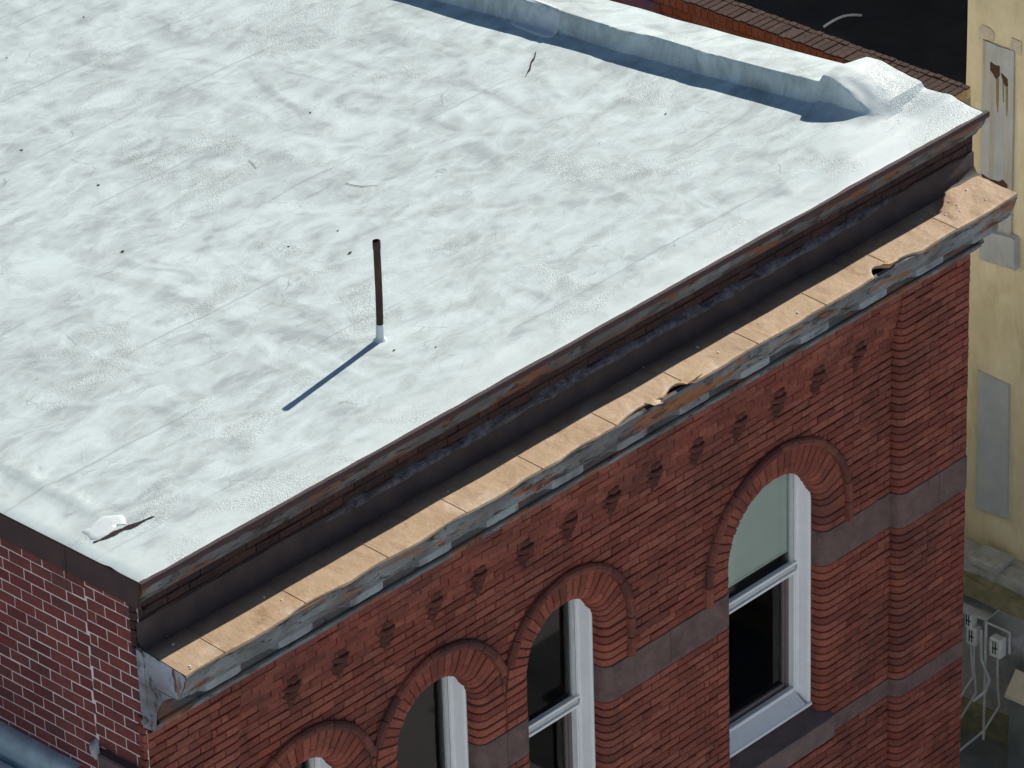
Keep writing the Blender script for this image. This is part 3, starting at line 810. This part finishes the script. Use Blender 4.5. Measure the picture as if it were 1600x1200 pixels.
def modillion(x):
    m = MB(); L = .33; n_ = 9; rows_ = []
    for i in range(n_+1):
        s = i/n_; xx = x-L+L*s
        e = .0 if 0 < i < n_ else .008
        rows_.append([(xx, -.19, -.832), (xx, -.296+e, -.826), (xx, -.298+e, -.892+nz(xx*9)*.004), (xx, -.27, -.908+e), (xx, -.2, -.93), (xx, -.12, -1.0)])
    b = len(m.v); m.grid(rows_); m.f.append(tuple(range(b, b+6))); m.mi.append(0); m.f.append(tuple(range(b+n_*6, b+n_*6+6))); m.mi.append(0)
    return m.build('modillion', M['peel_mod'], CORN)
xm = .60
for p in range(13):
    modillion(xm); xm += .695
# left end panels
m = MB()
top = [(WF-.005, wash_z(0, WF))]+[(WF+(wash_out(0)-WF)*t, wash_z(0, WF+(wash_out(0)-WF)*t)-.003) for t in (.3, .6, .9)]
pts = [(-.004, y, z) for y, z in top+crown[1:-1]]+[(-.004, WF-.005, -.832)]
b = len(m.v); m.add(pts, [tuple(range(len(pts)))]); m.add([(-.012+.012, WF-.01, -.56), (-.012, WF-.01, -.56), (-.012, WF-.01, -.83), (0, WF-.01, -.83)], [(0, 1, 2, 3)])
m.box(-.016, -.005, WF-.075, WF-.01, -.83, -.562, .003)
m.build('end_panel', M['peel_pale'], CORN)
m = MB(); low = [(WF-.005, -.834), (-.25, -.834), (-.2, -.86), (-.15, -.9), (-.11, -.96), (-.08, -1.03), (-.07, -1.1), (-.06, -1.165), (-.02, -1.2), (WF-.005, -1.21)]
m.add([(.002, y, z) for y, z in low], [tuple(range(len(low)))])
m.box(-.012, .0, WF-.07, WF-.008, -1.08, -.836, .003)
m.tube([(-.006, .02, -1.15), (-.006, .05, -1.13)], [.03, .03], 10)
m.build('end_panel', M['peel_pale'], CORN)
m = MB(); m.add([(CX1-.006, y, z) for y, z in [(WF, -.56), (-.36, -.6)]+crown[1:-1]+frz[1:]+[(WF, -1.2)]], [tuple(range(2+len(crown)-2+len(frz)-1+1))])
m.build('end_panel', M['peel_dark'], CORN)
# torn flaps of the ledge metal
def flap(x0, x1, lift, drop, name='torn_flap'):
    m = MB(); rows_ = []
    for i in range(9):
        s = i/8; x = x0+(x1-x0)*s; row = []
        for t in (0, .3, .6, 1.):
            y = -.33-.10*t*(1-.5*s); z = wash_z(x, -.36)+.003+lift*math.sin(t*1.6)*(1-s)-drop*t*s+nz(x*14, t*3)*.006
            row.append((x, y, z))
        rows_.append(row)
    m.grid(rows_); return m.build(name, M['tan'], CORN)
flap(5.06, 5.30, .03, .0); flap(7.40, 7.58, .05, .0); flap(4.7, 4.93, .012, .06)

# ---- left side wall of the building
side = MB(); rs = random.Random(12)
SX = .03; sch = .0935; sl = .212
def side_brick(y0, y1, z0, z1):
    if y1-y0 < .02: return
    t = MB(); j = lambda s: (rs.random()-.5)*s
    face_brick(t, 0, y1-y0, z0, z1, 0, rs, .005, .03)
    side.add([(SX+(p[1]*.35 if p[1] < .022 else p[1]), y0+p[0], p[2]) for p in t.v], t.f)
for k in range(30):
    z1 = -.2-k*sch; z0 = z1-sch
    # quoin strip next to the corner, out of step with the rest
    yq = .60+.012*math.sin(k*2.1)
    y = .088 + (.0 if k % 2 else -.1)
    while y < yq-.01:
        e = min(y+sl*1.0, yq); side_brick(max(.088, y)+.005, e-.005, z0+.0058, z1-.0058); y = e
    zo = .03
    y = yq-(.1 if k % 2 else .0)+.03*rs.random()
    while y < 3.2:
        e = y+sl+(rs.random()-.5)*.03; side_brick(max(yq, y)+.005, e-.005, z0+.0058-zo, z1-.0058-zo); y = e
SW = side.build('side_wall', M['brick_side'], BLD)
m = MB(); m.add([(SX+.0042, .075, -13), (SX+.0042, 17, -13), (SX+.0042, 17, -.02), (SX+.0042, .075, -.02)], [(0, 1, 2, 3)]); m.build('mortar', M['mortar_pale'], SW)
m = MB(); m.box(-.05, .05, .12, .53, -1.86, -1.60, .012); m.build('corner_ledge', M['stone_sill'], SW)
m = MB(); rows_ = []
for i in range(9):
    a_ = math.pi*i/8; rows_.append([(SX+.02-.07*math.sin(b_)*(.6+.4*math.sin(a_)), .61+.05*math.cos(a_)*math.sin(b_)+.02*nz(i*1.3, b_), -1.62+.09*math.cos(b_)-.02+.02*nz(b_*2, i)) for b_ in np.linspace(.02, math.pi-.02, 9)])
m.grid(rows_); m.build('cement_lump', M['concrete'], SW, True)
# the walls not faced with modelled bricks
m = MB()
m.add([(BW-.005, WF+.004, -13), (xr(17)-.005, 17, -13), (xr(17)-.005, 17, .03), (BW-.005, WF+.004, -.02)], [(0, 1, 2, 3)])
m.add([(SX+.01, 17, -13), (xr(17), 17, -13), (xr(17), 17, .02), (SX+.01, 17, .02)], [(0, 1, 2, 3)])
m.build('party_wall', M['brick_side'], BLD)
m = MB(); rows_ = []
for y in np.arange(0, 17, .1): rows_.append([(xr(y)+.012, y-.0, roof_h(xr(y), y)-.002), (xr(y)+.016, y, roof_h(xr(y), y)-.02), (xr(y)+.012, y, -.12)])
m.grid(rows_); m.build('edge_flashing', M['lip'], ROOF)
m = MB(); m.add([(0.02, WF+RECESS+.03, -7.4), (BW-.01, WF+RECESS+.03, -7.4), (BW-.01, WF+RECESS+.03, -13), (.02, WF+RECESS+.03, -13)], [(0, 1, 2, 3)]); m.build('lower_wall', M['brick'], BLD)

# ------------------------------------------------------------------ vent pipe on the roof
pb_ = at(594, 531, 2, 0); zb_ = surf_z(pb_[0], pb_[1])
VP = thing('vent_pipe', 'thin rusty vent pipe standing alone on the white roof', 'pipe', (pb_[0], pb_[1], zb_))
bx, by = pb_[0], pb_[1]
def pz(z): return (bx+.012*z+.004*math.sin(z*5), by-.004*z, zb_+z)
m = MB(); m.tube([pz(z) for z in np.linspace(.1, .805, 9)], .0265, 16, False); m.tube([pz(.805), pz(.80), pz(.7)], [.0265, .021, .02], 16, False); m.build('pipe', M['pipe'], VP, True)
m = MB(); m.tube([pz(z) for z in (.745, .75, .79, .812, .815)], [.0265, .0295, .0295, .0295, .024], 16, False); m.build('rim', M['pipe'], VP, True)
m = MB(); m.tube([pz(z) for z in (-.02, .0, .012, .03, .1, .128, .13)], [.06, .05, .036, .031, .029, .028, .0262], 16, False); m.build('painted_base', M['roof_patch'], VP, True)

# leaves, twigs and paint chips
gl = [(131, 27), (11, 91), (485, 177), (34, 235), (154, 290), (528, 361), (192, 394), (451, 385), (547, 396), (616, 548), (681, 543), (1040, 178)]
lf = None
for i, (px, py_) in enumerate(gl):
    p = at(px, py_, 2, 0); z = surf_z(p[0], p[1])
    if lf is None:
        m = MB(); rows_ = []
        for s in np.linspace(-1, 1, 7):
            wd = .014*math.sqrt(max(.02, 1-s*s)); rows_.append([(s*.026, -wd, .008+.006*s), (s*.026, 0, .002+.004*abs(s)), (s*.026, wd, .009-.004*s)])
        m.grid(rows_); lf = m.build('dead_leaf', M['leaf']); ob = lf
    else: ob = lf.copy(); COL.objects.link(ob)
    ob.location = (p[0], p[1], z+.001); ob.rotation_euler = (0, 0, random.uniform(-.6, .6)+.1); s = random.uniform(.35, .8); ob.scale = (s, s, s)
    tag(ob, 'small dark dead leaf lying on the white roof coating', 'leaf', 'dead leaves on the roof')
def twig(px, lab, r=.004):
    pts = []
    for q in px:
        p = at(q[0], q[1], 2, 0); pts.append((p[0], p[1], surf_z(p[0], p[1])+.006))
    m = MB(); m.tube(pts, [r*.7]+[r]*(len(pts)-2)+[r*.5], 6); tag(m.build('twig', M['leaf']), lab, 'twig')
twig([(540, 287), (552, 290), (566, 292), (590, 290)], 'long thin curved twig lying on the roof above the pipe', .0022)
twig([(388, 251), (395, 257), (401, 264)], 'short straight twig on the roof, left of the long curved twig', .002)
chips = [(1065, 640), (1110, 610), (1155, 582), (1168, 516), (1246, 488), (1122, 551), (1185, 506), (860, 652), (700, 770), (605, 781), (440, 938), (413, 935), (262, 998), (271, 1010), (296, 1040), (298, 1043), (338, 1026), (1005, 577), (1013, 566), (1482, 318), (1500, 330), (1495, 322), (1510, 300), (1540, 312), (1478, 337), (1440, 345), (960, 592), (1090, 545)]
cp = None
for i, (px, py_) in enumerate(chips):
    p = at(px, py_, 2, -.575)
    if not (-.37 < p[1] < .05): continue
    z = wash_z(p[0], p[1])
    if cp is None:
        m = MB(); m.add([(-.012, -.006, .002), (.003, -.009, .006), (.013, -.002, .002), (.006, .008, .004), (-.008, .007, .007), (0, 0, .008), (-.012, -.006, 0), (.003, -.009, 0), (.013, -.002, 0), (.006, .008, 0), (-.008, .007, 0)],
                        [(0, 1, 5), (1, 2, 5), (2, 3, 5), (3, 4, 5), (4, 0, 5), (0, 1, 7, 6), (1, 2, 8, 7), (2, 3, 9, 8), (3, 4, 10, 9), (4, 0, 6, 10)]); cp = m.build('paint_chip', M['chip']); ob = cp
    else: ob = cp.copy(); COL.objects.link(ob)
    ob.location = (p[0], p[1], z+.001); ob.rotation_euler = (0, 0, random.uniform(0, 6)); s = random.uniform(.5, 1.1); ob.scale = (s, s, s)
    tag(ob, 'tiny white paint chip lying on the tan cornice ledge', 'paint chip', 'paint chips on the cornice ledge')

# ------------------------------------------------------------------ neighbour behind: brick parapet
NB = thing('parapet_wall', 'orange brick parapet wall with a brick on edge coping, behind the white roof', 'wall', (9.43, 5, -13))
NX0, NX1, NZ = 9.30, 9.57, -.13
nbm = MB(); r2 = random.Random(4)
for k in range(14):
    z1 = NZ-.105-k*.074; z0 = z1-.074; y = .5-(.105 if k % 2 else 0)
    while y < 8:
        e = y+.21; t = MB(); face_brick(t, 0, e-max(.5, y)-.012, z0+.005, z1-.005, 0, r2, .005, .03)
        yy = max(.5, y)+.006
        if not (3.55 < yy < 4.0 and k < 4): nbm.add([(NX0+p[1], yy+p[0], p[2]) for p in t.v], t.f)
        y = e
nbm.build('wall', M['brick_tan'], NB)
nbm = MB(); y = .5
while y < 8:
    for (xa, xb) in ((NX0-.006, NX0+.2), (NX0+.203, NX1)):
        j = r2.random()*.006; zt_ = NZ+(r2.random()-.5)*.012; nbm.box(xa+j, xb+j, y+.003, y+.066, NZ-.1, zt_-.012, .004, 0); nbm.box(xa+j+.002, xb+j-.002, y+.004, y+.065, zt_-.0119, zt_, .004, 1)
    y += .069
nbm.build('coping', [M['brick_tan'], M['brick_cope']], NB)
m = MB(); m.box(NX0+.008, NX1-.01, .504, 8, -13, NZ-.02); m.build('mortar', M['mortar_tan'], NB)
m = MB(); m.add([(NX1+.004, .505, -13), (NX1+.004, 12, -13), (NX1+.004, 12, NZ-.1), (NX1+.004, .505, NZ-.1)], [(0, 1, 2, 3)]); m.build('bounce_face', M['bounce_skin'], NB)  # unseen white face added to bounce sun onto the stucco wall
m = MB(); m.box(NX0-.02, NX0+.006, 3.62, 4.0, -.55, NZ-.115, .004); vt = m.build('vent_panel', M['sheet'], NB)
m = MB(); m.box(NX0-.03, NX0+.004, 3.56, 3.612, -.56, NZ-.112, .004); m.build('vent_frame', M['mortar_tan'], vt)

# ------------------------------------------------------------------ dark building further back
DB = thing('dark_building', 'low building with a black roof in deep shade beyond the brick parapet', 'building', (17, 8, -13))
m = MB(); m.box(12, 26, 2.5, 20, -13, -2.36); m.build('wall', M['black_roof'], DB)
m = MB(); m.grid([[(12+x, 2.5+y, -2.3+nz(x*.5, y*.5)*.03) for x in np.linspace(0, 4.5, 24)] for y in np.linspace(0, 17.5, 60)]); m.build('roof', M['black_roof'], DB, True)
m = MB(); m.box(16.5, 26, 2.5, 20, -2.4, 1.1); m.build('shade_block', M['stucco'], DB)  # out-of-view block added to keep the sun off the black roof
p0, p1 = at(1287, 45, 2, -2.27), at(1346, 28, 2, -2.27)
m = MB(); d = p1-p0; m.tube([tuple(p0+d*t+np.array([0, 0, .02+.05*math.sin(t*3)])) for t in np.linspace(0, 1, 9)], [.012]*9, 7); tag(m.build('stick', M['box']), 'pale bent stick lying on the dark shaded roof', 'stick')

# ------------------------------------------------------------------ stucco building on the right
SB = thing('stucco_building', 'ochre stucco building with grey metal sheets fixed over old openings', 'building', (16, -3, -13))
m = MB(); rows_ = []
for z in np.linspace(-13, -.3, 60): rows_.append([(12+.012*nz(y*.8, z*.8), y, z) for y in np.linspace(2.44, -.6, 30)])
m.grid(rows_); m.add([(12.02, 2.44, -13), (20, 2.44, -13), (20, 2.44, -.3), (12.02, 2.44, -.3)], [(0, 1, 2, 3)]); m.add([(12, 2.44, -.3), (20, 2.44, -.3), (20, -.6, -.3), (12, -.6, -.3)], [(0, 1, 2, 3)])
m.add([(12.02, -.6, -13), (20, -.6, -13), (20, -.6, -.3), (12.02, -.6, -.3)], [(0, 1, 2, 3)]); m.add([(20, 2.44, -13), (20, -.6, -13), (20, -.6, -.3), (20, 2.44, -.3)], [(0, 1, 2, 3)])
m.build('wall', M['stucco'], SB)
def on_wall(pts, name, mat, parent, th=.02, label=None, x=12.0):
    P = [at(px, py_, 0, x-th) for px, py_ in pts]
    m = MB(); nn = len(P)
    m.add([(x-th, p[1], p[2]) for p in P]+[(x+.02, p[1], p[2]) for p in P], [tuple(range(nn))]+[(i, (i+1) % nn, nn+(i+1) % nn, nn+i) for i in range(nn)])
    o = m.build(name, mat, parent)
    if label: o['label'] = label
    return o
s1 = on_wall([(1535, 62), (1545, 66), (1560, 73), (1584, 80), (1583, 180), (1580, 300), (1578, 420), (1530, 405), (1533, 200)], 'metal_sheet', M['sheet_rust'], SB, .025, 'grey metal sheet with rust streaks and torn holes')
on_wall([(1547, 97), (1553, 102), (1561, 104), (1561, 119), (1556, 124), (1551, 115), (1547, 110)], 'rust_hole', M['rust'], s1, .012, x=11.978)
on_wall([(1564, 115), (1573, 124), (1574, 135), (1570, 134), (1566, 124)], 'rust_hole', M['rust'], s1, .012, x=11.978)
on_wall([(1533, 272), (1545, 280), (1560, 284), (1566, 281), (1573, 290), (1572, 296), (1560, 291), (1545, 287), (1535, 279)], 'rust_hole', M['rust'], s1, .012, x=11.978)
for (xa, xb, ya, yb) in ((1556, 1560, 122, 176), (1566, 1568, 126, 160), (1571, 1574, 134, 182), (1548, 1551, 288, 350), (1553, 1557, 290, 372), (1562, 1565, 292, 340), (1568, 1570, 294, 330)):
    on_wall([(xa, ya), (xb, ya+1), (xb-.3, yb*.6+ya*.4), (xa+(xb-xa)*.6, yb), (xa+.5, yb*.7+ya*.3)], 'rust_streak', M['stain'], s1, .004, x=11.973)
on_wall([(1528, 580), (1575, 602), (1574, 700), (1572, 809), (1525, 793), (1527, 690)], 'metal_sheet', M['sheet'], SB, .03, 'plain smooth grey metal sheet')
on_wall([(1528, 45), (1534, 39), (1546, 44), (1553, 52), (1552, 64), (1540, 62), (1530, 62)], 'plaster_patch', M['plaster'], SB, .012)
on_wall([(1580, 59), (1596, 66), (1595, 87), (1578, 79)], 'plaster_patch', M['plaster'], SB, .014)
on_wall([(1533, 366), (1552, 368), (1552, 393), (1546, 391), (1533, 381)], 'plaster_patch', M['box'], SB, .02)
vh = on_wall([(1548, 364), (1580, 372), (1584, 376), (1584, 424), (1568, 404), (1564, 384)], 'vent_hood', M['sheet'], SB, .08)
# concrete ledge, slab, mossy kerb and the sunken deck
LG = thing('concrete_ledge', 'weathered grey concrete ledge at the foot of the stucco wall', 'ledge', (11.85, 0, -13))
m = MB()
def rough_box(m, x0, x1, y0, y1, z0, z1, nx, ny, amp, sd):
    top = [[(x0+(x1-x0)*i/nx+amp*.6*nz(i*.7, j*.5, sd), y0+(y1-y0)*j/ny, z1+amp*nz(i*.9, j*.6, sd+3)) for i in range(nx+1)] for j in range(ny+1)]
    m.grid(top); m.grid([[(p[0], p[1], z0), p] for p in [r_[0] for r_ in top]]); m.grid([[(p[0], p[1], z0), p] for p in [r_[-1] for r_ in top]])
    m.grid([[(p[0], p[1], z0), p] for p in top[0]]); m.grid([[(p[0], p[1], z0), p] for p in top[-1]])
rough_box(m, 11.70, 11.99, -4, 2.6, -7.95, -6.24, 5, 60, .03, 1)
m.build('ledge', M['concrete'], LG)
m = MB(); m.box(11.66, 11.93, 1.73, 2.06, -6.24, -6.16, .015); tag(m.build('stone_slab', M['concrete']), 'loose grey stone slab lying on the concrete ledge', 'slab')
m = MB(); rough_box(m, 11.50, 11.695, -4, 2.6, -6.46, -6.36, 4, 60, .035, 8); KB = tag(m.build('mossy_kerb', M['moss']), 'mossy brown stone kerb running below the concrete ledge', 'kerb')
m = MB(); m.grid([[(x, y, -7.9+.01*nz(x*2, y*2)) for x in np.linspace(8.5, 11.72, 12)] for y in np.linspace(-5, 3, 24)]); o = m.build('yard_floor', M['deck']); o['kind'] = 'structure'
m = MB(); rough_box(m, 11.52, 11.70, -4, 2.6, -7.95, -7.72, 3, 50, .03, 21); tag(m.build('mossy_kerb', M['moss']), 'lower greenish kerb at the edge of the dark yard floor', 'kerb')
# meter cabinet hood with boxes and conduits
MH = thing('meter_shelter', 'grey sheet metal shelter over the electric boxes in the yard', 'shelter', (11.6, 1.9, -7.9))
m = MB(); P = [at(1500, 924, 2, -6.6), at(1563, 950, 2, -6.6), at(1541, 968, 2, -6.6), at(1500, 953, 2, -6.6)]
m.add([tuple(p) for p in P]+[(p[0], p[1], p[2]-.02) for p in P], [(0, 1, 2, 3), (4, 5, 6, 7), (0, 1, 5, 4), (1, 2, 6, 5), (2, 3, 7, 6), (3, 0, 4, 7)]); m.build('hood', M['galv'], MH)
m = MB(); q = P[2]; e2 = at(1578, 985, 0, q[0])
m.tube([(q[0], q[1], q[2]-.03), (q[0], e2[1], q[2]-.03), (q[0], e2[1], -6.85)], .012, 7); m.tube([(q[0], q[1], -7.9), (q[0], q[1], q[2]-.02)], .014, 7); m.build('frame', M['galv'], MH)
def meter(px0, py0, px1, py1, lab, xx=11.46):
    a0, a1 = at(px0, py0, 0, xx), at(px1, py1, 0, xx)
    yh, yl, zh, zl = a0[1], a1[1], a0[2], a1[2]
    r_ = thing('meter_box', lab, 'electric box', (xx, (yh+yl)/2, zl), None)
    m = MB(); m.box(xx, xx+.1, yl, yh, zl, zh, .012); m.build('case', M['box'], r_)
    m = MB(); ym = (yh+yl)/2; dz = zh-zl
    for dy in (-.014, .014): m.box(xx-.004, xx+.002, ym+dy-.005, ym+dy+.005, zl+.22*dz, zh-.12*dz)
    m.box(xx-.005, xx+.002, ym-.035, ym+.02, zl+.5*dz, zl+.56*dz); m.build('slot', M['slot'], r_)
    m = MB()
    m.tube([(xx+.05, ym, zl), (xx+.05, ym-.01, zl-.3), (xx+.02, ym-.06, zl-.5), (xx-.1, ym+.02, zl-.75), (xx-.3, ym+.15, -7.86)], .011, 7)
    m.build('cable', M['galv'], r_)
meter(1507, 955, 1517, 985, 'white electric box in the corner under the metal shelter, partly hidden by the brick wall')
meter(1509, 978, 1524, 1012, 'white electric box with black slots hanging below the shelter edge')
meter(1545, 995, 1562, 1032, 'white electric box apart from the shelter, nearest the cardboard box', 11.42)
m = MB(); q0 = P[2]
cab = [at(1533, 985, 0, 11.45), at(1533, 1030, 0, 11.45), at(1546, 1062, 0, 11.35), at(1540, 1080, 0, 11.2), at(1520, 1096, 0, 11.1)]
m.tube([tuple(p) for p in cab], .013, 8); tag(m.build('conduit', M['galv']), 'thick grey conduit curving down from the meter shelter to the yard floor', 'conduit')
bx_ = thing('utility_box', 'dark utility box with a sloping tan lid at the right edge of the photo', 'utility box', (11.3, .8, -7.9))
a0, a1 = at(1587, 1045, 0, 11.48), at(1570, 1085, 0, 11.22)
sd_ = np.array([.0, -.6, -.0])
tp = [a0, a1, a1+sd_, a0+sd_]
m = MB(); m.add([tuple(p) for p in tp]+[tuple(p-np.array([0, 0, .03])) for p in tp], [(0, 1, 2, 3), (4, 5, 6, 7), (0, 1, 5, 4), (1, 2, 6, 5), (2, 3, 7, 6), (3, 0, 4, 7)]); m.build('lid', M['carton'], bx_)
q_ = [a0+np.array([.12, -.02, -.031]), a0+np.array([-.02, -.02, -.031]), a1+np.array([.02, -.02, -.031]), ]
m = MB(); ya, yb_ = a1[1]-.03, a1[1]-.58
m.add([(a1[0]+.03, ya, a1[2]-.03), (a0[0]+.15, ya, a0[2]-.02), (a0[0]+.15, ya, -7.9), (a1[0]+.03, ya, -7.9), (a1[0]+.03, yb_, a1[2]-.03), (a0[0]+.15, yb_, a0[2]-.02), (a0[0]+.15, yb_, -7.9), (a1[0]+.03, yb_, -7.9)],
      [(0, 1, 2, 3), (4, 5, 6, 7), (0, 3, 7, 4), (1, 2, 6, 5), (0, 1, 5, 4)]); m.build('body', M['deck'], bx_)

# ------------------------------------------------------------------ low building on the left
LBD = thing('low_building', 'low white roofed building with a blue flashing against the brick side wall', 'building', (-3, 5, -13))
m = MB(); rows_ = []
for y in np.arange(.78, 9, .06):
    j = nz(y*3, 1)*.012
    rows_.append([(SX-.002, y, -1.85+j), (-.02, y, -1.848+j), (-.06, y, -1.86+j), (-.085, y, -1.89+j), (-.09, y, -1.93), (-.07, y, -1.97), (-.06, y, -2.1)])
m.grid(rows_); m.build('flashing', M['flash_blue'], LBD, True)
m = MB(); rows_ = []
for y in np.arange(.7, 9, .08): rows_.append([(x, y, -2.03+.015*nz(x*2, y*2)-(.08 if x > -.13 else 0)) for x in (-.04, -.1, -.14, -.18, -.4, -.8, -1.6, -3, -6)])
m.grid(rows_); m.build('roof', M['lowroof'], LBD, True)
m = MB(); m.box(-6, -.05, .7, 9, -13, -2.2); m.build('wall', M['brick_side'], LBD)
